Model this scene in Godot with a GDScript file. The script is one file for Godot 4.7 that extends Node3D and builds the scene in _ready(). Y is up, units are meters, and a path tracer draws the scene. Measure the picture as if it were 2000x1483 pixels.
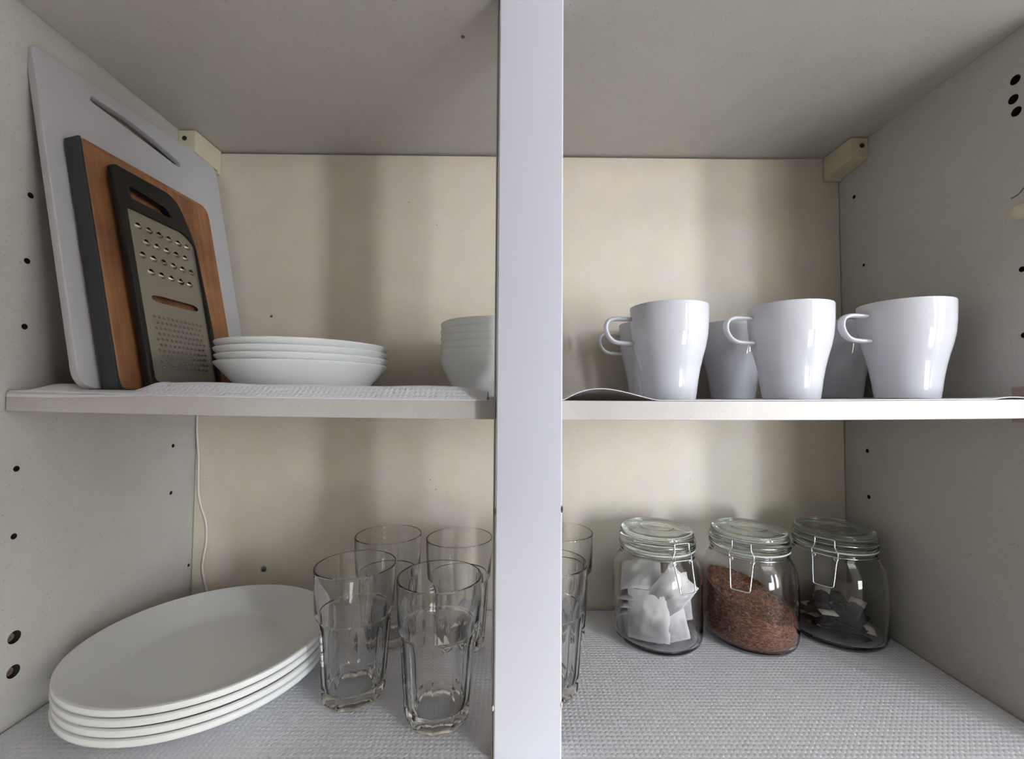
extends Node3D
# The inside of a kitchen wall cabinet with plates, glasses, mugs and jars, lit by a window of the kitchen behind the viewer's right shoulder.

const EYE := 1.62                       # height of the lens; cabinet heights below are given relative to it
const XL := -0.4626                     # inner faces of the cabinet
const XR := 0.5014
const YB := -0.3124
const YT := 0.3675
const ZB := -0.6524
const ZF := -0.3845
var M := {}
var rng := RandomNumberGenerator.new()

func _ready():
	# ---------------------------------------------------------------- camera, sky, unseen window and ceiling lights, exposure
	var cam := Camera3D.new()
	cam.name = "camera"
	cam.transform = Transform3D(Basis(Vector3(0.99995081, 0.00734475, 0.0066651), Vector3(-0.007597, 0.99922415, 0.03864428), Vector3(-0.00637609, -0.03869301, 0.9992308)), Vector3(0, EYE, 0))
	cam.fov = rad_to_deg(2.0 * atan(741.5 / 855.0))
	cam.near = 0.02
	cam.far = 50.0
	add_child(cam)
	cam.current = true
	var env := Environment.new()
	var sm := ProceduralSkyMaterial.new()
	sm.sky_top_color = Color(0.56, 0.66, 0.80)
	sm.sky_horizon_color = Color(0.78, 0.83, 0.88)
	sm.ground_horizon_color = Color(0.55, 0.56, 0.52)
	sm.ground_bottom_color = Color(0.38, 0.39, 0.35)
	sm.sky_energy_multiplier = 5.0
	sm.ground_energy_multiplier = 5.0
	var sky := Sky.new()
	sky.sky_material = sm
	env.background_mode = Environment.BG_SKY
	env.sky = sky
	env.tonemap_mode = Environment.TONE_MAPPER_LINEAR
	env.tonemap_exposure = 1.0
	env.sdfgi_enabled = true
	env.ssao_enabled = true
	env.ssil_enabled = true
	var we := WorldEnvironment.new()
	we.name = "environment"
	we.environment = env
	add_child(we)
	unseen_area_light("unseen_daylight_tall", Vector3(2.42, 1.65, 1.99), Vector2(0.30, 1.42), 5.5, Color(0.975, 0.98, 1.0))  # out of view at the right, placed from the post and side shadows
	unseen_area_light("unseen_daylight_low", Vector3(1.48, 1.16, 1.99), Vector2(0.72, 0.60), 2.1, Color(0.975, 0.98, 1.0))  # out of view, placed low to light the right half and lower shelf
	unseen_area_light("unseen_daylight_upper", Vector3(1.70, 1.91, 1.99), Vector2(0.22, 0.76), 0.7, Color(0.975, 0.98, 1.0))  # out of view, placed for the upright highlights on the mugs
	unseen_area_light("unseen_overhead_light", Vector3(0.95, 2.43, 0.75), Vector2(1.0, 0.5), 0.60, Color(0.97, 0.98, 1.0), true)  # unseen lamp overhead, placed to light liner and front edges from above
	rng.seed = 7
	materials()
	kitchen()
	cabinet()
	shelf_and_liners()
	stile()
	boards()
	plates_and_bowls()
	mugs()
	tumblers()
	jars()
	small_things()

func unseen_area_light(called: String, at: Vector3, size: Vector2, energy: float, col: Color, down := false):
	var l := AreaLight3D.new()
	l.name = called
	l.area_size = size
	l.light_energy = energy
	l.light_color = col
	l.area_range = 12.0
	l.area_attenuation = 2.0
	l.shadow_enabled = true
	l.position = at
	if down: l.rotation.x = -PI / 2
	add_child(l)

# -------------------------------------------------------------------- naming helpers
func tag(o: Node, label: String, category: String, group := "", kind := ""):
	if label: o.set_meta("label", label)
	if category: o.set_meta("category", category)
	if group: o.set_meta("group", group)
	if kind: o.set_meta("kind", kind)

func numbered(called: String, parent: Node) -> String:
	if parent.get_node_or_null(NodePath(called)) == null:
		return called
	var k := 1
	while parent.get_node_or_null(NodePath("%s_%03d" % [called, k])) != null:
		k += 1
	return "%s_%03d" % [called, k]

func thing(called: String, at: Vector3, label: String, category: String, group := "") -> Node3D:
	var o := Node3D.new()
	o.name = numbered(called, self)
	o.position = at
	add_child(o, true)
	tag(o, label, category, group)
	return o

func part(called: String, mesh: Mesh, mat: Material, parent: Node, at := Vector3.ZERO) -> MeshInstance3D:
	var o := MeshInstance3D.new()
	o.name = numbered(called, parent)
	o.mesh = mesh
	o.material_override = null
	o.set_surface_override_material(0, mat)
	o.position = at
	o.cast_shadow = GeometryInstance3D.SHADOW_CASTING_SETTING_ON
	parent.add_child(o, true)
	return o

func structure(called: String, mesh: Mesh, mat: Material, at := Vector3.ZERO) -> MeshInstance3D:
	var o := part(called, mesh, mat, self, at)
	o.set_meta("kind", "structure")
	return o

func copy_of(o: Node3D, at: Vector3, label := "", turn := 999.0) -> Node3D:
	var c: Node3D = o.duplicate()
	var base := str(o.name)
	if base.length() > 4 and base[base.length() - 4] == "_" and base.right(3).is_valid_int():
		base = base.left(base.length() - 4)
	c.name = numbered(base, self)
	add_child(c, true)
	c.position = at
	if turn < 900.0: c.rotation.y = turn
	if label: c.set_meta("label", label)
	return c

# -------------------------------------------------------------------- mesh helpers: soups of outward triangles (counter-clockwise), turned when committed
func commit(t: PackedVector3Array, crease := 40.0, uvs := PackedVector2Array(), colors := PackedColorArray()) -> ArrayMesh:
	var n := t.size()
	var fn := PackedVector3Array()
	fn.resize(n / 3)
	var at := {}
	for f in n / 3:
		var c := (t[f * 3 + 1] - t[f * 3]).cross(t[f * 3 + 2] - t[f * 3])
		fn[f] = c
		for k in 3:
			var key := Vector3i((t[f * 3 + k] * 50000.0).round())
			if at.has(key): at[key].append(f)
			else: at[key] = [f]
	var nv := PackedVector3Array()
	nv.resize(n)
	var lim := cos(deg_to_rad(crease))
	for f in n / 3:
		var a := fn[f].normalized()
		for k in 3:
			var s := Vector3.ZERO
			for g in at[Vector3i((t[f * 3 + k] * 50000.0).round())]:
				if fn[g].normalized().dot(a) > lim: s += fn[g]
			nv[f * 3 + k] = s.normalized() if s.length_squared() > 0.0 else a
	var ind := PackedInt32Array()
	ind.resize(n)
	for f in n / 3:
		ind[f * 3] = f * 3
		ind[f * 3 + 1] = f * 3 + 2
		ind[f * 3 + 2] = f * 3 + 1
	var arr := []
	arr.resize(Mesh.ARRAY_MAX)
	arr[Mesh.ARRAY_VERTEX] = t
	arr[Mesh.ARRAY_NORMAL] = nv
	arr[Mesh.ARRAY_INDEX] = ind
	if uvs.size() == n: arr[Mesh.ARRAY_TEX_UV] = uvs
	if colors.size() == n: arr[Mesh.ARRAY_COLOR] = colors
	var m := ArrayMesh.new()
	m.add_surface_from_arrays(Mesh.PRIMITIVE_TRIANGLES, arr)
	return m

func quad(t: PackedVector3Array, a: Vector3, b: Vector3, c: Vector3, d: Vector3):
	t.append_array([a, b, c, a, c, d])

func moved(t: PackedVector3Array, xf: Transform3D) -> PackedVector3Array:
	return xf * t

func lathe(prof: Array, n: int, shape = null) -> PackedVector3Array:
	# prof: (radius, height) going up the outside, then down the inside
	var t := PackedVector3Array()
	var rows := []
	for p in prof:
		var row := PackedVector3Array()
		for i in n:
			var a := TAU * i / n
			var r: float = p.x
			if shape != null: r = shape.call(a, p)
			row.append(Vector3(r * cos(a), p.y, r * sin(a)))
		rows.append(row)
	for j in prof.size() - 1:
		for i in n:
			var k := (i + 1) % n
			var a0: Vector3 = rows[j][i]
			var b0: Vector3 = rows[j + 1][i]
			var c0: Vector3 = rows[j + 1][k]
			var d0: Vector3 = rows[j][k]
			if prof[j + 1].x > 1e-6: t.append_array([a0, b0, c0])
			if prof[j].x > 1e-6: t.append_array([a0, c0, d0])
	return t

func tube(path: Array, ra: float, rb: float, n := 10, closed := false, up := Vector3.UP) -> PackedVector3Array:
	# ra along «up» made square to the path, rb across it
	var t := PackedVector3Array()
	var rings := []
	var m := path.size()
	var u := up
	for i in m:
		var p: Vector3 = path[i]
		var nx: Vector3 = path[(i + 1) % m] if closed or i < m - 1 else p
		var pv: Vector3 = path[(i + m - 1) % m] if closed or i > 0 else p
		var d := (nx - pv).normalized()
		u = (u - d * u.dot(d)).normalized()
		var s := d.cross(u)
		var ring := PackedVector3Array()
		for k in n:
			var a := TAU * k / n
			ring.append(p + u * (ra * cos(a)) + s * (rb * sin(a)))
		rings.append(ring)
	for i in (m if closed else m - 1):
		var r0: PackedVector3Array = rings[i]
		var r1: PackedVector3Array = rings[(i + 1) % m]
		for k in n:
			var l := (k + 1) % n
			quad(t, r0[k], r0[l], r1[l], r1[k])
	if not closed:
		for k in n:
			t.append_array([path[0], rings[0][(k + 1) % n], rings[0][k]])
			t.append_array([path[m - 1], rings[m - 1][k], rings[m - 1][(k + 1) % n]])
	return t

func smooth_path(pts: Array, per := 8, closed := false) -> Array:
	var out := []
	var m := pts.size()
	for i in (m if closed else m - 1):
		var p1: Vector3 = pts[i]
		var p2: Vector3 = pts[(i + 1) % m]
		var p0: Vector3 = pts[(i + m - 1) % m] if closed or i > 0 else p1 * 2.0 - p2
		var p3: Vector3 = pts[(i + 2) % m] if closed or i < m - 2 else p2 * 2.0 - p1
		for k in per:
			out.append(p1.cubic_interpolate(p2, p0, p3, float(k) / per))
	if not closed: out.append(pts[m - 1])
	return out

func box(c: Vector3, s: Vector3, b := 0.001) -> PackedVector3Array:
	# a box with chamfered edges
	var t := PackedVector3Array()
	var h := s / 2.0
	b = minf(b, minf(h.x, minf(h.y, h.z)) * 0.9)
	for ax in 3:
		for sg in [-1.0, 1.0]:
			var n := Vector3.ZERO
			n[ax] = sg
			var u := Vector3.ZERO
			u[(ax + 1) % 3] = 1.0
			var v := n.cross(u)
			var uu: float = (h[(ax + 1) % 3] - b)
			var vv: float = (h[(ax + 2) % 3] - b)
			var o: Vector3 = n * h[ax]
			quad(t, o - u * uu - v * vv, o + u * uu - v * vv, o + u * uu + v * vv, o - u * uu + v * vv)
	for ax in 3:                      # twelve edges
		var p := (ax + 1) % 3
		var q := (ax + 2) % 3
		for sp in [-1.0, 1.0]:
			for sq in [-1.0, 1.0]:
				var a := Vector3.ZERO
				var bb := Vector3.ZERO
				a[p] = sp * h[p]; a[q] = sq * (h[q] - b)
				bb[p] = sp * (h[p] - b); bb[q] = sq * h[q]
				var e := Vector3.ZERO
				e[ax] = h[ax] - b
				if sp * sq > 0: quad(t, a - e, a + e, bb + e, bb - e) if false else quad(t, a - e, bb - e, bb + e, a + e)
				else: quad(t, a - e, a + e, bb + e, bb - e)
	for sx in [-1.0, 1.0]:
		for sy in [-1.0, 1.0]:
			for sz in [-1.0, 1.0]:
				var px := Vector3(sx * h.x, sy * (h.y - b), sz * (h.z - b))
				var py := Vector3(sx * (h.x - b), sy * h.y, sz * (h.z - b))
				var pz := Vector3(sx * (h.x - b), sy * (h.y - b), sz * h.z)
				if sx * sy * sz > 0: t.append_array([px, py, pz])
				else: t.append_array([px, pz, py])
	return moved(t, Transform3D(Basis(), c))

func rounded(pts: Array, radii: Array, per := 6) -> PackedVector2Array:
	# a polygon (counter-clockwise) with its corners rounded
	var out := PackedVector2Array()
	var m := pts.size()
	for i in m:
		var p: Vector2 = pts[i]
		var a: Vector2 = (pts[(i + m - 1) % m] - p)
		var b: Vector2 = (pts[(i + 1) % m] - p)
		var r: float = minf(radii[i], 0.49 * minf(a.length(), b.length()))
		if r <= 0.0:
			out.append(p)
			continue
		var pa := p + a.normalized() * r
		var pb := p + b.normalized() * r
		for k in per + 1:
			var f := float(k) / per
			out.append(pa.lerp(p, f).lerp(p.lerp(pb, f), f))
	return out

func inset(poly: PackedVector2Array, d: float) -> PackedVector2Array:
	var out := PackedVector2Array()
	var m := poly.size()
	for i in m:
		var a := (poly[i] - poly[(i + m - 1) % m]).normalized()
		var b := (poly[(i + 1) % m] - poly[i]).normalized()
		var na := Vector2(-a.y, a.x)
		var nb := Vector2(-b.y, b.x)
		var s := (na + nb)
		s = s / maxf(0.3, s.length_squared()) * 2.0
		out.append(poly[i] + s * d)
	return out

func ears(poly: PackedVector2Array) -> PackedInt32Array:
	# ear clipping that puts up with the doubled points of a bridge to a hole
	var left := []
	for i in poly.size(): left.append(i)
	var out := PackedInt32Array()
	var guard := 0
	while left.size() > 3 and guard < 200000:
		var done := false
		for i in left.size():
			guard += 1
			var a: int = left[(i + left.size() - 1) % left.size()]
			var b: int = left[i]
			var c: int = left[(i + 1) % left.size()]
			var pa := poly[a]
			var pb := poly[b]
			var pc := poly[c]
			var area := (pb - pa).cross(pc - pb)
			if area < 0.0: continue
			var ok := true
			if area > 1e-14:
				for k in left:
					if k == a or k == b or k == c: continue
					var p := poly[k]
					if p.distance_squared_to(pa) < 1e-14 or p.distance_squared_to(pb) < 1e-14 or p.distance_squared_to(pc) < 1e-14: continue
					if (pb - pa).cross(p - pa) >= -1e-12 and (pc - pb).cross(p - pb) >= -1e-12 and (pa - pc).cross(p - pc) >= -1e-12:
						ok = false
						break
			if ok:
				out.append_array([a, b, c])
				left.remove_at(i)
				done = true
				break
		if not done:                    # only slivers are left: take the flattest corner
			var pick := 0
			var least := 1e9
			for i in left.size():
				var q := absf((poly[left[i]] - poly[left[i - 1]]).cross(poly[left[(i + 1) % left.size()]] - poly[left[i]]))
				if q < least:
					least = q
					pick = i
			out.append_array([left[pick - 1], left[pick], left[(pick + 1) % left.size()]])
			left.remove_at(pick)
	if left.size() == 3: out.append_array([left[0], left[1], left[2]])
	return out

func slab(outer: PackedVector2Array, holes: Array, z0: float, z1: float, b: float) -> PackedVector3Array:
	# a plate between z0 and z1 with a counter-clockwise outline, clockwise holes and edges rounded by b
	var t := PackedVector3Array()
	var loops := [outer]
	loops.append_array(holes)
	var caps := []
	for lp in loops:
		var i1 := inset(lp, b)
		var im := inset(lp, b * 0.3)
		var seq := [[i1, z0], [im, z0 + b * 0.3], [lp, z0 + b], [lp, z1 - b], [im, z1 - b * 0.3], [i1, z1]]
		for s in seq.size() - 1:
			var p: PackedVector2Array = seq[s][0]
			var q: PackedVector2Array = seq[s + 1][0]
			for i in p.size():
				var k := (i + 1) % p.size()
				quad(t, Vector3(p[i].x, p[i].y, seq[s][1]), Vector3(p[k].x, p[k].y, seq[s][1]), Vector3(q[k].x, q[k].y, seq[s + 1][1]), Vector3(q[i].x, q[i].y, seq[s + 1][1]))
		caps.append(i1)
	var poly: PackedVector2Array = caps[0].duplicate()
	for h in range(1, caps.size()):           # bridge each hole to the outline
		var hole: PackedVector2Array = caps[h]
		var best := [1e9, 0, 0]
		for i in poly.size():
			for k in hole.size():
				var d := poly[i].distance_squared_to(hole[k])
				if d < best[0]: best = [d, i, k]
		var merged := PackedVector2Array()
		for i in range(0, best[1] + 1): merged.append(poly[i])
		for k in range(0, hole.size() + 1): merged.append(hole[(best[2] + k) % hole.size()])
		for i in range(best[1], poly.size()): merged.append(poly[i])
		poly = merged
	var tri := ears(poly)
	for f in tri.size() / 3:
		var a := poly[tri[f * 3]]
		var bb := poly[tri[f * 3 + 1]]
		var c := poly[tri[f * 3 + 2]]
		if (bb - a).cross(c - a) < 0.0:
			var x := bb
			bb = c
			c = x
		t.append_array([Vector3(a.x, a.y, z1), Vector3(bb.x, bb.y, z1), Vector3(c.x, c.y, z1)])
		t.append_array([Vector3(a.x, a.y, z0), Vector3(c.x, c.y, z0), Vector3(bb.x, bb.y, z0)])
	return t

func reversed_loop(p: PackedVector2Array) -> PackedVector2Array:
	var o := p.duplicate()
	o.reverse()
	return o

func leaning(foot: Vector3, top: Vector3, along: Vector3) -> Transform3D:
	# local x runs into the cabinet, y up the board, z out of its face to the right
	var u := (top - foot).normalized()
	var w := (along - u * along.dot(u)).normalized()
	return Transform3D(Basis(w, u, w.cross(u)), foot + Vector3(0, EYE, 0))

func at(x: float, y: float, z: float) -> Vector3:
	return Vector3(x, y + EYE, z)

# -------------------------------------------------------------------- materials
func std(col: Color, rough: float, extra := {}) -> StandardMaterial3D:
	var m := StandardMaterial3D.new()
	m.albedo_color = col
	m.roughness = rough
	for k in extra: m.set(k, extra[k])
	return m

func speckle(seed_: int, size: int, base: Color, spread: float, specks: int, speck: Color, tint := 0.0) -> ImageTexture:
	var r := RandomNumberGenerator.new()
	r.seed = seed_
	var im := Image.create(size, size, false, Image.FORMAT_RGB8)
	var nz := FastNoiseLite.new()
	nz.seed = seed_
	nz.frequency = 0.012
	for y in size:
		for x in size:
			var v := 1.0 + r.randf_range(-spread, spread) + 0.018 * nz.get_noise_2d(x, y)
			var c := Color(base.r * v, base.g * v, base.b * v * (1.0 + tint * nz.get_noise_2d(x + 900, y)))
			im.set_pixel(x, y, c)
	for k in specks:
		var x := r.randi_range(0, size - 3)
		var y := r.randi_range(0, size - 2)
		var f := r.randf_range(0.25, 0.8)
		for i in r.randi_range(1, 3):
			var px := im.get_pixel(x + i % 2, y + i / 2)
			im.set_pixel(x + i % 2, y + i / 2, px.lerp(speck, f))
	return ImageTexture.create_from_image(im)

func tri_map(m: StandardMaterial3D, scale: Vector3) -> StandardMaterial3D:
	m.uv1_triplanar = true
	m.uv1_world_triplanar = true
	m.uv1_scale = scale
	return m

func materials():
	var mel := std(Color.WHITE, 0.42, {"albedo_texture": speckle(3, 640, Color(0.755, 0.742, 0.722), 0.022, 900, Color(0.52, 0.48, 0.44))})
	M.melamine = tri_map(mel, Vector3(3.1, 3.1, 3.1))
	var edge := std(Color.WHITE, 0.4, {"albedo_texture": speckle(5, 512, Color(0.77, 0.75, 0.73), 0.02, 700, Color(0.60, 0.57, 0.55))})
	M.edge = tri_map(edge, Vector3(4.2, 4.2, 4.2))
	var cream := std(Color.WHITE, 0.4, {"albedo_texture": speckle(11, 640, Color(0.84, 0.80, 0.735), 0.015, 60, Color(0.62, 0.52, 0.42), 0.05)})
	M.cream = tri_map(cream, Vector3(2.3, 2.3, 2.3))
	M.stile = std(Color(0.815, 0.82, 0.855), 0.38)
	M.band = std(Color(0.42, 0.38, 0.37), 0.6)
	M.chip = std(Color(0.36, 0.26, 0.20), 0.8)
	M.hole = std(Color(0.16, 0.14, 0.12), 0.9)
	M.rust = std(Color(0.52, 0.42, 0.36), 0.5, {"metallic": 0.4})
	M.steel = std(Color(0.66, 0.64, 0.60), 0.4, {"metallic": 0.8})
	M.chrome = std(Color(0.78, 0.79, 0.80), 0.16, {"metallic": 1.0})
	M.block = std(Color(0.83, 0.80, 0.70), 0.45)
	M.porcelain = std(Color(0.82, 0.82, 0.845), 0.04)
	M.opal = std(Color(0.90, 0.905, 0.90), 0.2)
	M.glass = std(Color(1.0, 1.0, 1.0, 0.0), 0.0, {"refraction_enabled": true, "refraction_scale": 0.038, "transparency": BaseMaterial3D.TRANSPARENCY_ALPHA})
	M.lid_glass = std(Color(0.93, 0.97, 0.95, 0.0), 0.0, {"refraction_enabled": true, "refraction_scale": 0.05, "transparency": BaseMaterial3D.TRANSPARENCY_ALPHA})
	M.pane = std(Color(0.90, 0.95, 0.93, 0.0), 0.02, {"transparency": BaseMaterial3D.TRANSPARENCY_ALPHA})
	M.gasket = std(Color(0.80, 0.84, 0.80), 0.4)
	M.cable = std(Color(0.86, 0.84, 0.80), 0.5)
	M.white_board = std(Color(0.72, 0.715, 0.73), 0.5)
	M.charcoal = std(Color(0.17, 0.18, 0.19), 0.6)
	M.black = std(Color(0.045, 0.040, 0.040), 0.45)
	M.paper = std(Color(0.90, 0.89, 0.89), 0.85, {"vertex_color_use_as_albedo": true, "backlight_enabled": true, "backlight": Color(0.25, 0.25, 0.25)})
	M.tea = std(Color(0.55, 0.53, 0.54), 0.9)
	M.dark_wrap = std(Color(0.055, 0.055, 0.065), 0.4)
	M.dark_blue = std(Color(0.11, 0.10, 0.16), 0.4)
	M.wrap_white = std(Color(0.88, 0.86, 0.82), 0.5)
	M.plaster = std(Color(0.90, 0.89, 0.87), 0.9)
	M.lamp = std(Color(0.9, 0.9, 0.9), 0.6, {"emission_enabled": true, "emission": Color(1.0, 0.98, 0.95), "emission_energy_multiplier": 1.0})  # glow of the unseen panel overhead
	M.blocker_grey = std(Color(0.36, 0.35, 0.34), 0.9)  # dark grey of the unseen blocker behind the camera
	M.room_floor = std(Color(0.74, 0.70, 0.65), 0.5)
	M.cloth = std(Color(0.75, 0.74, 0.72), 0.9)
	# wood: grain that runs up the board
	var g := FastNoiseLite.new()
	g.seed = 4
	g.frequency = 0.02
	g.fractal_octaves = 4
	var im := Image.create(512, 512, false, Image.FORMAT_RGB8)
	for y in 512:
		for x in 512:
			var v := g.get_noise_2d(x * 2.2, y * 0.16) * 0.5 + g.get_noise_2d(x * 0.35 + 300, y * 0.25) * 0.7
			v = clampf(0.5 + v * 0.75, 0.0, 1.0)
			im.set_pixel(x, y, Color(0.44, 0.29, 0.18).lerp(Color(0.66, 0.46, 0.31), v))
	M.wood = std(Color.WHITE, 0.6, {"albedo_texture": ImageTexture.create_from_image(im), "uv1_triplanar": true, "uv1_scale": Vector3(4, 4, 4)})
	# liner: rows of small dimples
	var hm := Image.create(256, 256, false, Image.FORMAT_RF)
	for y in 256:
		for x in 256:
			var u := fposmod(x, 32.0) / 32.0 - 0.5
			var v := fposmod(y, 32.0) / 32.0 - 0.5
			var d := sqrt(u * u + v * v)
			hm.set_pixel(x, y, Color(smoothstep(0.46, 0.16, d), 0, 0))
	M.liner = std(Color(0.90, 0.90, 0.92), 0.42, {"heightmap_enabled": true, "heightmap_texture": ImageTexture.create_from_image(hm), "heightmap_scale": 0.04})
	M.liner_thin = M.liner.duplicate()
	M.liner_thin.backlight_enabled = true
	M.liner_thin.backlight = Color(0.6, 0.58, 0.55)
	# brown granules
	M.coffee = std(Color.WHITE, 0.75, {"vertex_color_use_as_albedo": true})

# -------------------------------------------------------------------- the kitchen round the cabinet (outside the picture; it carries the daylight in and shades the left side)
func kitchen():
	var wr := CSGBox3D.new()
	wr.name = "wall_room_rear"
	wr.size = Vector3(5.2, 2.7, 0.2)
	wr.position = Vector3(0.5, 1.25, 2.11)
	wr.material = M.plaster
	add_child(wr)
	wr.set_meta("kind", "structure")
	var k := 0
	for op in [[2.42, 1.65, 0.34, 1.46], [1.48, 1.16, 0.76, 0.64], [1.70, 1.91, 0.26, 0.80]]:  # openings out of view, set to match the unseen daylight strips
		var cut := CSGBox3D.new()
		cut.name = numbered("window_opening", wr)
		cut.operation = CSGShape3D.OPERATION_SUBTRACTION
		cut.size = Vector3(op[2], op[3], 0.4)
		wr.add_child(cut)
		cut.position = Vector3(op[0] - 0.5, op[1] - 1.25, 0)
		k += 1
		var fr := PackedVector3Array()
		for s in [-1.0, 1.0]:
			fr.append_array(box(Vector3(op[0] + s * (op[2] / 2 - 0.008), op[1], 2.10), Vector3(0.016, op[3], 0.05), 0.002))
			fr.append_array(box(Vector3(op[0], op[1] + s * (op[3] / 2 - 0.008), 2.10), Vector3(op[2] - 0.034, 0.016, 0.05), 0.002))
		var w := structure("window_%d" % k, commit(fr), M.stile)
		part("pane", commit(box(Vector3(op[0], op[1], 2.10), Vector3(op[2] - 0.034, op[3] - 0.034, 0.004), 0.0005)), M.pane, w)
	structure("wall_room_left", commit(box(Vector3(-2.05, 1.25, 0.75), Vector3(0.2, 2.7, 3.1), 0.002)), M.plaster)
	structure("wall_room_right", commit(box(Vector3(2.95, 1.25, 0.75), Vector3(0.2, 2.7, 3.1), 0.002)), M.plaster)
	structure("wall_room_front", commit(box(Vector3(0.45, 1.25, -0.72), Vector3(5.2, 2.7, 0.11), 0.002)), M.plaster)
	structure("unseen_shade_blocker", commit(box(Vector3(0.06, 1.925, 0.29), Vector3(0.80, 1.15, 0.08), 0.002)), M.blocker_grey)  # out of view behind the camera, placed to shade the cabinet's left
	var cl := thing("unseen_ceiling_lamp", Vector3(0.95, 2.5, 0.75), "unseen white panel lamp on the kitchen ceiling, placed to light the cabinet from above", "unseen lamp")
	part("frame", commit(box(Vector3(0, -0.02, 0), Vector3(1.06, 0.04, 0.56), 0.003)), M.stile, cl)
	part("unseen_glow_panel", commit(box(Vector3(0, -0.043, 0), Vector3(1.0, 0.006, 0.5), 0.002)), M.lamp, cl)
	structure("ceiling_room", commit(box(Vector3(0.45, 2.6, 0.7), Vector3(5.2, 0.2, 3.2), 0.002)), M.plaster)
	structure("floor_room", commit(box(Vector3(0.45, -0.1, 0.7), Vector3(5.2, 0.2, 3.2), 0.002)), M.room_floor)

# -------------------------------------------------------------------- the cabinet shell
func panel(called: String, c: Vector3, s: Vector3, mat: Material) -> CSGBox3D:
	var b := CSGBox3D.new()
	b.name = called
	b.size = s
	b.position = c
	b.material = mat
	add_child(b)
	b.set_meta("kind", "structure")
	return b

func drill(p: CSGBox3D, side: float, y: float, z: float, r: float, depth := 0.011):
	var c := CSGCylinder3D.new()
	c.name = numbered("drilled_hole", p)
	c.operation = CSGShape3D.OPERATION_SUBTRACTION
	c.radius = r
	c.height = depth * 2.0
	c.sides = 20
	c.material = M.hole
	c.rotation.z = PI / 2
	p.add_child(c)
	c.position = Vector3(side * p.size.x / 2.0, y + EYE - p.position.y, z - p.position.z)

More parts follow.
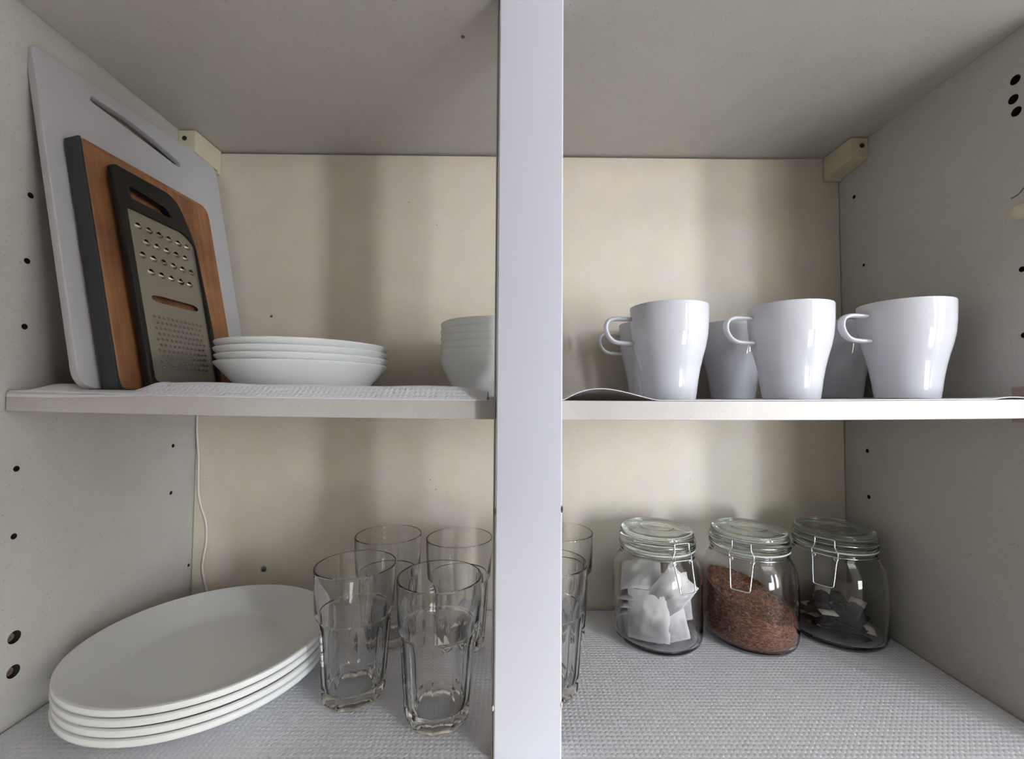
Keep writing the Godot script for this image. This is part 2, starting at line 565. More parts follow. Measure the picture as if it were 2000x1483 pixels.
func cabinet():
	var h := YT - YB
	var yc := (YT + YB) / 2.0 + EYE
	var zc := (ZB + ZF) / 2.0 - 0.002
	var d := ZF - ZB + 0.004
	var wl := panel("wall_left", Vector3(XL - 0.009, yc, zc), Vector3(0.018, h + 0.036, d), M.melamine)
	for p in [[0.1902, -0.4179], [0.1263, -0.4177], [0.0632, -0.4184], [-0.0714, -0.4176], [-0.1344, -0.4183]]:
		drill(wl, 1, p[0], p[1], 0.0028)
	for p in [[-0.0714, -0.6096], [-0.1356, -0.609]]:
		drill(wl, 1, p[0], p[1], 0.0026)
	for p in [[-0.2293, -0.423], [-0.2611, -0.4236]]:
		drill(wl, 1, p[0], p[1], 0.0058, 0.009)
		var t := lathe([Vector2(0, 0), Vector2(0.0042, 0), Vector2(0.0042, 0.002), Vector2(0.0035, 0.0034), Vector2(0.0012, 0.0034), Vector2(0.0008, 0.0018), Vector2(0, 0.0018)], 16)
		part("rusty_screw", commit(moved(t, Transform3D(Basis(Vector3(0, 0, 1), -PI / 2), Vector3(XL - 0.0062, p[0] + EYE, p[1] + 0.0010) - wl.position))), M.rust, wl)
	drill(wl, 1, 0.284, -0.4225, 0.0035)
	drill(wl, 1, 0.2905, -0.4165, 0.0012)
	drill(wl, 1, -0.248, -0.6475, 0.0022)
	var wr := panel("wall_right", Vector3(XR + 0.009, yc, zc), Vector3(0.018, h + 0.036, d), M.melamine)
	for p in [[0.3186, -0.4205], [0.3004, -0.4228], [0.2864, -0.4206]]:
		drill(wr, -1, p[0], p[1], 0.0046)
	for p in [[0.2947, -0.625], [0.1282, -0.4209], [0.0633, -0.4213], [-0.0724, -0.6121], [-0.1361, -0.6113]]:
		drill(wr, -1, p[0], p[1], 0.0028)
	drill(wr, -1, 0.1898, -0.6106, 0.002)
	# a cream plastic bumper, a scratch and the shelf clip, all near the front of the right side
	part("bumper", commit(moved(lathe([Vector2(0.008, 0), Vector2(0.008, 0.002), Vector2(0.006, 0.0045), Vector2(0.003, 0.0058), Vector2(0, 0.006)], 24), Transform3D(Basis(Vector3(0, 0, 1), PI / 2), Vector3(XR, 0.185 + EYE, -0.4205) - wr.position))), M.block, wr)
	part("scratch", commit(tube(smooth_path([Vector3(XR, 0.2018 + EYE, -0.4278) - wr.position, Vector3(XR, 0.2032 + EYE, -0.4215) - wr.position, Vector3(XR, 0.2075 + EYE, -0.4165) - wr.position], 5), 0.0007, 0.0007, 6)), M.band, wr)
	part("shelf_clip", commit(box(Vector3(XR - 0.004, 0.0075 + EYE, -0.4215) - wr.position, Vector3(0.008, 0.011, 0.013), 0.0012)), std(Color(0.62, 0.52, 0.49), 0.5), wr)
	part("shelf_clip", commit(box(Vector3(XR - 0.004, -0.0195 + EYE, -0.4225) - wr.position, Vector3(0.008, 0.004, 0.012), 0.0012)), std(Color(0.70, 0.62, 0.58), 0.5), wr)
	structure("ceiling", commit(box(Vector3((XL + XR) / 2, YT + 0.009 + EYE, zc), Vector3(XR - XL - 0.0004, 0.018, d), 0.0006)), M.melamine)
	structure("floor", commit(box(Vector3((XL + XR) / 2, YB - 0.009 + EYE, zc + 0.0025), Vector3(XR - XL - 0.0004, 0.018, d + 0.005), 0.0006)), M.melamine)
	var back := structure("wall_back", commit(box(Vector3((XL + XR) / 2, yc - 0.0013, ZB - 0.002), Vector3(XR - XL - 0.0026, h - 0.0030, 0.004), 0.0004)), M.cream)
	var sc := lathe([Vector2(0.0, 0), Vector2(0.0042, 0), Vector2(0.0040, 0.001), Vector2(0.0022, 0.0018), Vector2(0.0009, 0.0018), Vector2(0.0007, 0.0006), Vector2(0, 0.0006)], 20)
	part("screw", commit(moved(sc, Transform3D(Basis(Vector3(1, 0, 0), PI / 2), at(-0.3567, -0.2549, ZB)))), std(Color(0.45, 0.45, 0.46), 0.35, {"metallic": 0.8}), back)
	var nl := lathe([Vector2(0.002, 0), Vector2(0.0018, 0.0007), Vector2(0, 0.001)], 14)
	part("nail", commit(moved(nl, Transform3D(Basis(Vector3(1, 0, 0), PI / 2), at(-0.3561, 0.1171, ZB)))), M.rust, back)
	var fk := commit(moved(nl, Transform3D(Basis(Vector3(1, 0, 0), PI / 2).scaled(Vector3(0.6, 0.35, 0.3)), Vector3.ZERO)))
	for p in [[-0.1538, 0.2928], [-0.1112, 0.2585], [-0.1155, -0.1240], [-0.1072, -0.1375], [-0.0905, 0.0830]]:
		part("fleck", fk, std(Color(0.58, 0.50, 0.40), 0.8), back, at(p[0], p[1], ZB) - back.position)
	part("nail", commit(moved(nl, Transform3D(Basis(Vector3(1, 0, 0), PI), at(-0.0501, YT, -0.4344)))), M.rust, get_node("ceiling"))
	# corner blocks under the top, each screwed on from the front
	for s in [-1, 1]:
		var x0: float = XL if s < 0 else XR
		var wdt := 0.025
		var y0 := 0.0345
		var o := thing("corner_block", at(x0 - s * wdt / 2, YT, ZB), "cream plastic corner block behind the white cutting board at the cabinet's rear corner" if s < 0 else "cream plastic corner block in the rear corner above the mugs", "bracket", "corner blocks under the cabinet top")
		var poly := rounded([Vector2(0.001, -y0 - 0.003), Vector2(0.006, -y0 - 0.003), Vector2(0.0075, -y0 + 0.001), Vector2(0.053, -0.031), Vector2(0.055, -0.0285), Vector2(0.055, -0.0008), Vector2(0.001, -0.0008)], [0, 0.001, 0.001, 0.002, 0.002, 0.0012, 0])
		var t := slab(poly, [], -wdt / 2 + 0.0004, wdt / 2 - 0.0004, 0.0009)
		part("block", commit(moved(t, Transform3D(Basis(Vector3(0, 0, 1), Vector3(0, 1, 0), Vector3(-1, 0, 0)), Vector3.ZERO))), M.block, o)
		var hl := lathe([Vector2(0.0031, 0), Vector2(0.0031, 0.0007), Vector2(0.002, 0.0009), Vector2(0.0017, 0.0003), Vector2(0, 0.0003)], 16)
		part("screw", commit(moved(hl, Transform3D(Basis(Vector3(1, 0, 0), PI / 2), Vector3(s * 0.003, -0.0125, 0.0552)))), M.hole, o)

func shelf_y(x: float) -> float:
	var u := (x - 0.0194) / 0.482
	return 0.0012 - 0.0047 * (1.0 - u * u)

func sheet(nx: int, nz: int, f: Callable, thick: float, pitch: float) -> ArrayMesh:
	# a bent sheet: f(u, v) gives its upper side; texture coordinates in metres / pitch
	var t := PackedVector3Array()
	var uv := PackedVector2Array()
	var g := []
	for j in nz + 1:
		for i in nx + 1:
			g.append(f.call(float(i) / nx, float(j) / nz))
	var down := Vector3(0, -thick, 0)
	for j in nz:
		for i in nx:
			var a: Vector3 = g[j * (nx + 1) + i]
			var b: Vector3 = g[j * (nx + 1) + i + 1]
			var c: Vector3 = g[(j + 1) * (nx + 1) + i + 1]
			var d: Vector3 = g[(j + 1) * (nx + 1) + i]
			quad(t, a, d, c, b)
			quad(t, a + down, b + down, c + down, d + down)
	for i in nx:
		var a: Vector3 = g[nz * (nx + 1) + i]
		var b: Vector3 = g[nz * (nx + 1) + i + 1]
		quad(t, b, a, a + down, b + down)
		a = g[i]
		b = g[i + 1]
		quad(t, a, b, b + down, a + down)
	for j in nz:
		var a: Vector3 = g[j * (nx + 1)]
		var b: Vector3 = g[(j + 1) * (nx + 1)]
		quad(t, b, a, a + down, b + down)
		a = g[j * (nx + 1) + nx]
		b = g[(j + 1) * (nx + 1) + nx]
		quad(t, a, b, b + down, a + down)
	for p in t: uv.append(Vector2(p.x, p.z) / pitch)
	return commit(t, 50.0, uv)

func shelf_and_liners():
	var x0 := XL + 0.0014
	var x1 := XR - 0.0010
	var sh := thing("shelf", at((x0 + x1) / 2, 0, ZB), "speckled white shelf board across the cabinet, sagging slightly in the middle", "shelf")
	var t := PackedVector3Array()
	var n := 40
	var th := 0.0178
	var zf := -0.4056
	var fr := PackedVector3Array()
	for i in n:
		var xa := lerpf(x0, x1, float(i) / n)
		var xb := lerpf(x0, x1, float(i + 1) / n)
		var q := []
		for x in [xa, xb]:
			var y := shelf_y(x)
			q.append([Vector3(x, y, ZB + 0.001), Vector3(x, y, zf), Vector3(x, y - th, zf), Vector3(x, y - th, ZB + 0.001)])
		for k in 4:
			var l := (k + 1) % 4
			quad(t, q[0][k], q[0][l], q[1][l], q[1][k])
		var e := []
		for x in [xa, xb]:
			var y := shelf_y(x)
			e.append([Vector3(x, y, zf), Vector3(x, y - 0.0004, zf + 0.0006), Vector3(x, y - th + 0.0004, zf + 0.0006), Vector3(x, y - th, zf)])
		for k in 3:
			quad(fr, e[0][k], e[0][k + 1], e[1][k + 1], e[1][k])
		if i == 0:
			quad(t, q[0][3], q[0][2], q[0][1], q[0][0])
		if i == n - 1:
			quad(t, q[1][0], q[1][1], q[1][2], q[1][3])
	var off := Transform3D(Basis(), Vector3(0, EYE, 0) - sh.position)
	part("board", commit(moved(t, off)), M.melamine, sh)
	part("front_edge", commit(moved(fr, off), 20.0), M.edge, sh)
	# left liner: lies flat at the back, swells behind the front edge, hangs a little over it at the far left
	var base := at(0, 0, 0)
	var fl := func(u: float, v: float) -> Vector3:
		var x := lerpf(XL + 0.0020, -0.0205, u)
		var z := lerpf(ZB + 0.004, -0.4042, v)
		if v > 0.999: z = -0.4040
		var y := shelf_y(x) + 0.0012
		var k := clampf((z + 0.470) / 0.066, 0.0, 1.0)            # 0 at the back, 1 at the front edge
		var hump := smoothstep(0.05, 0.62, k) * smoothstep(1.02, 0.66, k)
		var amp := 0.0115 + 0.0006 * sin(x * 60.0)
		if x < -0.33: amp = lerpf(0.0115, 0.0026, smoothstep(-0.335, -0.362, x))
		if x < -0.395: amp = lerpf(0.0026, 0.0075, smoothstep(-0.404, -0.42, x))
		amp *= smoothstep(XL + 0.001, XL + 0.03, x) * smoothstep(-0.019, -0.045, x) if x < -0.2 else lerpf(1.0, 0.72, smoothstep(-0.05, -0.022, x))
		y += amp * hump
		if v > 0.999: y -= 0.0012 + 0.004 * smoothstep(-0.30, -0.44, x)
		return Vector3(x, y, z)
	var l1 := part("shelf_liner", sheet(150, 90, fl, 0.0007, 0.04), M.liner, self, base)
	tag(l1, "white dimpled plastic liner with a swollen front under the cutting boards and bowls", "shelf liner", "dimpled shelf liners")
	# right liner: its front corner has lifted into a wave beside the post
	var fr2 := func(u: float, v: float) -> Vector3:
		var x := lerpf(0.0475, XR - 0.009, u)
		var z := lerpf(ZB + 0.004, -0.4050, v)
		var y := shelf_y(x) + 0.0010
		var k := smoothstep(-0.50, -0.415, z)
		var w := clampf((x - 0.0515) / 0.088, 0.0, 1.0)
		var bump := pow(sin(PI * pow(w, 0.72)), 1.3) if w > 0.0 and w < 1.0 else 0.0
		y += 0.0106 * bump * k
		var e := clampf((x - 0.452) / 0.036, 0.0, 1.0)
		y += 0.0016 * sin(PI * e) * smoothstep(-0.45, -0.41, z)
		return Vector3(x, y, z)
	var l2 := part("shelf_liner", sheet(150, 60, fr2, 0.0007, 0.04), M.liner_thin, self, base)
	tag(l2, "white plastic liner under the mugs, its front corner lifted into a wave by the post", "shelf liner", "dimpled shelf liners")
	var l3 := part("shelf_liner", sheet(60, 20, func(u, v): return Vector3(lerpf(XL + 0.002, XR - 0.002, u), YB + 0.0012, lerpf(ZB + 0.002, -0.3815, v)), 0.0010, 0.04), M.liner, self, base)
	tag(l3, "large white dimpled plastic liner covering the cabinet floor under glasses and jars", "shelf liner", "dimpled shelf liners")

func stile():
	var x0 := -0.0122
	var x1 := 0.0472
	var o := thing("cabinet_post", at((x0 + x1) / 2, YB, -0.395), "glossy white upright post in the middle of the cabinet front, chipped at its edges", "post")
	var b := PackedVector3Array()
	b.append_array(box(Vector3(0.0004, (YT - YB) / 2, 0), Vector3(x1 - x0 - 0.0012, YT - YB + 0.035, 0.020), 0.0012))
	part("board", commit(b, 20.0), M.stile, o)
	part("edge_band", commit(box(Vector3(-(x1 - x0) / 2 - 0.0004, (YT - YB) / 2, -0.0008), Vector3(0.0012, YT - YB + 0.035, 0.018), 0.0003)), M.band, o)
	for p in [[-1, -0.1, 0.0032], [1, -0.098, 0.0027], [-1, -0.267, 0.0022], [1, -0.264, 0.0026]]:
		var t := PackedVector3Array()
		var nz := 12
		for i in nz:                     # a ragged little crater lip on the corner
			for j in 6:
				var f := func(ii: int, jj: int) -> Vector3:
					var a := TAU * ii / nz
					var e := PI * jj / 6.0
					return Vector3(sin(e) * cos(a) * 0.0011, cos(e) * p[2] * (1.0 + 0.15 * sin(3.0 * a)), sin(e) * sin(a) * 0.0013)
				quad(t, f.call(i, j), f.call(i + 1, j), f.call(i + 1, j + 1), f.call(i, j + 1))
		part("chip", commit(t), M.chip if p[1] > -0.2 else M.block, o, Vector3(p[0] * (x1 - x0) / 2 - p[0] * 0.0004, p[1] - YB, 0.0094))

# -------------------------------------------------------------------- left end of the upper shelf: two boards and a grater
func boards():
	var o := thing("cutting_board", Vector3.ZERO, "tall white plastic cutting board with a slot handle leaning on the cabinet side", "cutting board")
	o.transform = leaning(Vector3(-0.3985, 0.0042, -0.4086), Vector3(-0.4596, 0.334, -0.4086), Vector3(0.022, 0, -0.234))
	var out := rounded([Vector2(0, 0), Vector2(0.233, 0), Vector2(0.233, 0.3365), Vector2(0, 0.3365)], [0.02, 0.02, 0.02, 0.006], 8)
	var slot := reversed_loop(rounded([Vector2(0.052, 0.3140), Vector2(0.162, 0.2975), Vector2(0.166, 0.3045), Vector2(0.110, 0.3200), Vector2(0.054, 0.3205)], [0.002, 0.003, 0.006, 0.03, 0.002], 5))
	part("board", commit(slab(out, [slot], -0.0078, 0.0, 0.0013), 35.0), M.white_board, o)
	var q := thing("cutting_board", Vector3.ZERO, "brown wooden cutting board with a charcoal edge leaning behind the grater", "cutting board")
	q.transform = leaning(Vector3(-0.3745, 0.0036, -0.425), Vector3(-0.4238, 0.2522, -0.425), Vector3(0.010, 0, -0.17))
	var wd := rounded([Vector2(0.0, 0), Vector2(0.168, 0), Vector2(0.168, 0.2545), Vector2(0.0, 0.2545)], [0.008, 0.012, 0.016, 0.003], 7)
	part("board", commit(slab(wd, [], -0.0150, 0.0, 0.0014), 35.0), M.wood, q)
	# the charcoal strip wraps the front end and runs along the foot
	var strip := rounded([Vector2(-0.0026, -0.0003), Vector2(0.012, -0.0003), Vector2(0.012, 0.0002), Vector2(0.0004, 0.008), Vector2(0.0002, 0.2550), Vector2(-0.0026, 0.2550)], [0.009, 0, 0, 0.01, 0, 0.002], 7)
	part("edge_strip", commit(slab(strip, [], -0.0154, -0.0002, 0.0006), 35.0), M.charcoal, q)
	grater()

func cell(t: PackedVector3Array, a: Vector2, b: Vector2, c: Vector2, rx: float, ry: float, n: int, z: float, th: float):
	# a rectangle of sheet with an oval hole in it, both faces and the wall of the hole
	var po := []
	var pi_ := []
	for k in n:
		var an := TAU * (k + 0.5) / n - PI * 0.75 - PI / n
		var d := Vector2(cos(an), sin(an))
		if rx > 5.0 * ry: pi_.append(c + Vector2(signf(d.x) * pow(absf(d.x), 0.35) * rx, signf(d.y) * pow(absf(d.y), 0.75) * ry))
		else: pi_.append(c + Vector2(d.x * rx, d.y * ry))
		var sx := ((b.x - c.x) if d.x > 0 else (c.x - a.x)) / maxf(absf(d.x), 1e-6)
		var sy := ((b.y - c.y) if d.y > 0 else (c.y - a.y)) / maxf(absf(d.y), 1e-6)
		po.append(c + d * minf(sx, sy))
	var corners := [a, Vector2(b.x, a.y), b, Vector2(a.x, b.y)]
	for k in n:
		var l := (k + 1) % n
		var o0: Vector2 = po[k]
		var o1: Vector2 = po[l]
		var i0: Vector2 = pi_[k]
		var i1: Vector2 = pi_[l]
		for zz in [z, z - th]:
			var tri := [[i0, o0, o1], [i0, o1, i1]]
			if absf(o0.x - o1.x) > 1e-7 and absf(o0.y - o1.y) > 1e-7:
				for cc in corners:
					if (absf(cc.x - o0.x) < 1e-6 or absf(cc.y - o0.y) < 1e-6) and (absf(cc.x - o1.x) < 1e-6 or absf(cc.y - o1.y) < 1e-6):
						tri.append([o0, cc, o1])
			for q in tri:
				if zz == z: t.append_array([Vector3(q[0].x, q[0].y, zz), Vector3(q[1].x, q[1].y, zz), Vector3(q[2].x, q[2].y, zz)])
				else: t.append_array([Vector3(q[0].x, q[0].y, zz), Vector3(q[2].x, q[2].y, zz), Vector3(q[1].x, q[1].y, zz)])
		quad(t, Vector3(i1.x, i1.y, z), Vector3(i1.x, i1.y, z - th), Vector3(i0.x, i0.y, z - th), Vector3(i0.x, i0.y, z))

func flat(t: PackedVector3Array, a: Vector2, b: Vector2, z: float, th: float):
	if b.x - a.x < 1e-6 or b.y - a.y < 1e-6: return
	quad(t, Vector3(a.x, a.y, z), Vector3(b.x, a.y, z), Vector3(b.x, b.y, z), Vector3(a.x, b.y, z))
	quad(t, Vector3(a.x, a.y, z - th), Vector3(a.x, b.y, z - th), Vector3(b.x, b.y, z - th), Vector3(b.x, a.y, z - th))

func hood(r: float, rise: float, n: int, m: int) -> PackedVector3Array:
	# the raised lip under a grating hole: a half shell that stands up towards the hole
	var t := PackedVector3Array()
	var f := func(i: int, j: int) -> Vector3:
		var a := PI + PI * i / n
		var e := float(j) / m
		var rr := r * (1.75 - 0.8 * e)
		return Vector3(cos(a) * rr, sin(a) * rr * 0.95, rise * sin(e * PI * 0.5) * (0.25 + 0.75 * sin(PI * i / n)))
	for i in n:
		for j in m:
			quad(t, f.call(i, j), f.call(i + 1, j), f.call(i + 1, j + 1), f.call(i, j + 1))
			quad(t, f.call(i, j), f.call(i, j + 1), f.call(i + 1, j + 1), f.call(i + 1, j))
	return t

func grater():
	var o := thing("grater", Vector3.ZERO, "flat metal grater in a black plastic frame with a loop handle", "grater")
	o.transform = leaning(Vector3(-0.3592, 0.0046, -0.445), Vector3(-0.4062, 0.2366, -0.445), Vector3(0.003, 0, -0.105))
	var out := rounded([Vector2(-0.002, 0), Vector2(0.1045, 0), Vector2(0.1045, 0.085), Vector2(0.0985, 0.188), Vector2(0.078, 0.2375), Vector2(-0.005, 0.2365), Vector2(-0.003, 0.19)], [0.003, 0.012, 0.03, 0.02, 0.018, 0.006, 0.01], 7)
	var grip := reversed_loop(rounded([Vector2(0.0115, 0.2065), Vector2(0.0655, 0.2055), Vector2(0.0600, 0.2150), Vector2(0.0115, 0.2195)], [0.003, 0.005, 0.006, 0.004], 5))
	var win := reversed_loop(rounded([Vector2(0.0052, 0.0085), Vector2(0.0962, 0.0085), Vector2(0.0962, 0.182), Vector2(0.082, 0.1935), Vector2(0.0052, 0.1935)], [0.006, 0.006, 0.005, 0.010, 0.004], 6))
	part("frame", commit(slab(out, [grip, win], -0.0075, 0.0, 0.0016), 35.0), M.black, o)
	var z := -0.0022
	var th := 0.0006
	var t := PackedVector3Array()
	var x0 := 0.0042
	var x1 := 0.0972
	var dx := 0.01365
	# coarse zone: four staggered rows
	var rows := [0.1790, 0.1632, 0.1472, 0.1304]
	var edges := [0.1950, 0.1711, 0.1552, 0.1388, 0.1224]
	var coarse := []
	for k in 4:
		var n := 6 if k % 2 == 0 else 5
		var s := 0.0172 if k % 2 == 0 else 0.0172 + dx * 0.55
		var lo: float = edges[k + 1]
		var hi: float = edges[k]
		flat(t, Vector2(x0, lo), Vector2(s - dx / 2, hi), z, th)
		for i in n:
			var c := Vector2(s + dx * i, rows[k])
			cell(t, Vector2(c.x - dx / 2, lo), Vector2(c.x + dx / 2, hi), c, 0.0029, 0.0027, 16, z, th)
			coarse.append(c)
		flat(t, Vector2(s + dx * (n - 0.5), lo), Vector2(x1, hi), z, th)
	# slicing slot
	flat(t, Vector2(x0, 0.1085), Vector2(x1, 0.1224), z, th)
	flat(t, Vector2(x0, 0.0920), Vector2(0.015, 0.1085), z, th)
	cell(t, Vector2(0.015, 0.0920), Vector2(0.0905, 0.1085), Vector2(0.0528, 0.1002), 0.0335, 0.0040, 36, z, th)
	flat(t, Vector2(0.0905, 0.0920), Vector2(x1, 0.1085), z, th)
	# fine zone: ten staggered rows
	flat(t, Vector2(x0, 0.0832), Vector2(x1, 0.0920), z, th)
	var fdx := 0.0061
	var fdy := 0.00615
	var fine := []
	for k in 10:
		var hi := 0.0832 - fdy * k
		var lo := hi - fdy
		var s := 0.0185 + (fdx * 0.5 if k % 2 else 0.0)
		var n := 12 if k % 2 == 0 else 11
		flat(t, Vector2(x0, lo), Vector2(s - fdx / 2, hi), z, th)
		for i in n:
			var c := Vector2(s + fdx * i, (lo + hi) / 2)
			cell(t, Vector2(c.x - fdx / 2, lo), Vector2(c.x + fdx / 2, hi), c, 0.0011, 0.0011, 8, z, th)
			fine.append(c)
		flat(t, Vector2(s + fdx * (n - 0.5), lo), Vector2(x1, hi), z, th)
	flat(t, Vector2(x0, 0.0075), Vector2(x1, 0.0832 - fdy * 10), z, th)
	var plate := part("grating_plate", commit(t, 20.0), M.steel, o)
	var big := commit(hood(0.0029, 0.0030, 10, 5), 60.0)
	for c in coarse:
		part("coarse_tooth", big, M.steel, plate, Vector3(c.x, c.y, z))
	var small := hood(0.0012, 0.0017, 6, 3)
	var all := PackedVector3Array()
	for c in fine:
		all.append_array(moved(small, Transform3D(Basis(), Vector3(c.x, c.y, z))))
	var ft := part("fine_teeth", commit(all, 60.0), M.steel, plate)
	ft.set_meta("kind", "stuff")

# -------------------------------------------------------------------- crockery
func plates_and_bowls():
	var pl := lathe([Vector2(0, 0.0012), Vector2(0.066, 0.0012), Vector2(0.0665, 0), Vector2(0.070, 0), Vector2(0.073, 0.0016), Vector2(0.095, 0.0085), Vector2(0.110, 0.0148), Vector2(0.1190, 0.0184), Vector2(0.1211, 0.0196), Vector2(0.1217, 0.0222), Vector2(0.1213, 0.0250), Vector2(0.1200, 0.0258), Vector2(0.1185, 0.0255), Vector2(0.108, 0.0205), Vector2(0.094, 0.0138), Vector2(0.084, 0.0092), Vector2(0.077, 0.0068), Vector2(0.070, 0.0058), Vector2(0.04, 0.0055), Vector2(0, 0.0054)], 96)
	var words := ["bottom", "second from the bottom", "third from the bottom"]
	var mesh := commit(pl, 50.0)
	for i in 4:
		var o := part("dinner_plate", mesh, M.opal, self, at(-0.3270 + 0.0006 * sin(i * 2.0), YB + 0.0013 + 0.0082 * i, -0.4945))
		tag(o, "large white dinner plate on top of the stack beside the glasses" if i == 3 else "large white dinner plate, %s in the stack beside the glasses" % words[i], "plate", "large white dinner plates")
	var sp := lathe([Vector2(0, 0.001), Vector2(0.0575, 0.001), Vector2(0.058, 0), Vector2(0.0615, 0), Vector2(0.0645, 0.002), Vector2(0.078, 0.0155), Vector2(0.0875, 0.0262), Vector2(0.0938, 0.0330), Vector2(0.0950, 0.0350), Vector2(0.0943, 0.0358), Vector2(0.0928, 0.0354), Vector2(0.086, 0.0290), Vector2(0.076, 0.0185), Vector2(0.064, 0.0072), Vector2(0.056, 0.0044), Vector2(0, 0.004)], 80)
	mesh = commit(sp, 50.0)
	var w4 := ["bottom one", "second from the bottom", "third from the bottom"]
	for i in 4:
		var o := part("soup_plate", mesh, M.opal, self, at(-0.2454 + [0.0, 0.0012, -0.0004, 0.0][i], shelf_y(-0.25) + 0.0022 + 0.0075 * i, -0.5310))
		tag(o, "deep white soup plate on top of the stack beside the grater" if i == 3 else "deep white soup plate, %s of the stack beside the grater" % w4[i], "plate", "deep white soup plates")
	var bw := lathe([Vector2(0, 0.001), Vector2(0.039, 0.001), Vector2(0.0395, 0), Vector2(0.0435, 0), Vector2(0.0490, 0.003), Vector2(0.0575, 0.0160), Vector2(0.0650, 0.0310), Vector2(0.0692, 0.0415), Vector2(0.0704, 0.0472), Vector2(0.0697, 0.0484), Vector2(0.0684, 0.0480), Vector2(0.0664, 0.0410), Vector2(0.0615, 0.0305), Vector2(0.0535, 0.0165), Vector2(0.0445, 0.0066), Vector2(0.038, 0.0044), Vector2(0, 0.004)], 72)
	mesh = commit(bw, 50.0)
	var wb := ["bottom", "second from the bottom", "third from the bottom", "fourth from the bottom", "fifth from the bottom"]
	for i in 6:
		var o := part("bowl", mesh, M.opal, self, at(-0.0141 + 0.0005 * sin(i * 3.1), shelf_y(-0.0141) + 0.0014 + 0.0082 * i, -0.5400))
		tag(o, "small white bowl on top of the stack half hidden by the post" if i == 5 else "small white bowl, %s in the stack half hidden by the post" % wb[i], "bowl", "small white bowls")

func mugs():
	var R := 0.042
	var out := [Vector2(0, 0.0011), Vector2(0.0235, 0.0011), Vector2(0.0245, 0.0000), Vector2(0.0268, 0.0000), Vector2(0.0276, 0.0011), Vector2(0.0284, 0.0063), Vector2(0.0302, 0.0211), Vector2(0.0324, 0.0338), Vector2(0.0354, 0.0469), Vector2(0.0382, 0.0575), Vector2(0.0403, 0.0686), Vector2(0.0413, 0.0802), Vector2(0.0418, 0.0918), Vector2(R, 0.1015), Vector2(0.0416, 0.1028), Vector2(0.0408, 0.1031), Vector2(0.0399, 0.1023), Vector2(0.0390, 0.0918), Vector2(0.0384, 0.0802), Vector2(0.0374, 0.0686), Vector2(0.0353, 0.0575), Vector2(0.0325, 0.0469), Vector2(0.0295, 0.0338), Vector2(0.0272, 0.0211), Vector2(0.0245, 0.0084), Vector2(0.021, 0.0055), Vector2(0, 0.0053)]
	var o := thing("mug", Vector3.ZERO, "tapered white mug in the front row nearest the post", "mug", "white mugs on the upper shelf")
	part("body", commit(lathe(out, 80), 50.0), M.porcelain, o)
	var hp := smooth_path([Vector3(-0.0395, 0.0892, 0), Vector3(-0.0500, 0.0898, 0), Vector3(-0.0610, 0.0898, 0), Vector3(-0.0676, 0.0867, 0), Vector3(-0.0697, 0.0792, 0), Vector3(-0.0668, 0.0704, 0), Vector3(-0.0605, 0.0644, 0), Vector3(-0.0510, 0.0625, 0), Vector3(-0.0375, 0.0621, 0)], 7)
	part("handle", commit(tube(hp, 0.0050, 0.0025, 14, false, Vector3(0, 0, 1)), 60.0), M.porcelain, o)
	var front := [[0.1781, -0.4865], [0.3116, -0.4828], [0.4325, -0.4739]]
	var back := [[0.1955, -0.6050], [0.3090, -0.6035], [0.4560, -0.6045]]
	var words := ["tapered white mug in the front row nearest the post", "tapered white mug in the middle of the front row", "tapered white mug in the front row nearest the cabinet's right side"]
	var wback := ["white mug in the back row nearest the post, mostly hidden", "white mug in the back row seen between the two front mugs nearest the post", "shaded white mug in the back row nearest the cabinet's right side"]
	for i in 3:
		var p := at(front[i][0], shelf_y(front[i][0]) + 0.0011, front[i][1])
		if i == 0: o.position = p
		else: copy_of(o, p, words[i])
		(o if i == 0 else get_node("mug_%03d" % i)).rotation.y = [-0.05, -0.04, 0.0][i]
	for i in 3:
		copy_of(o, at(back[i][0], shelf_y(back[i][0]) + 0.0011, back[i][1]), wback[i], [-0.05, -0.1, 0.1][i])

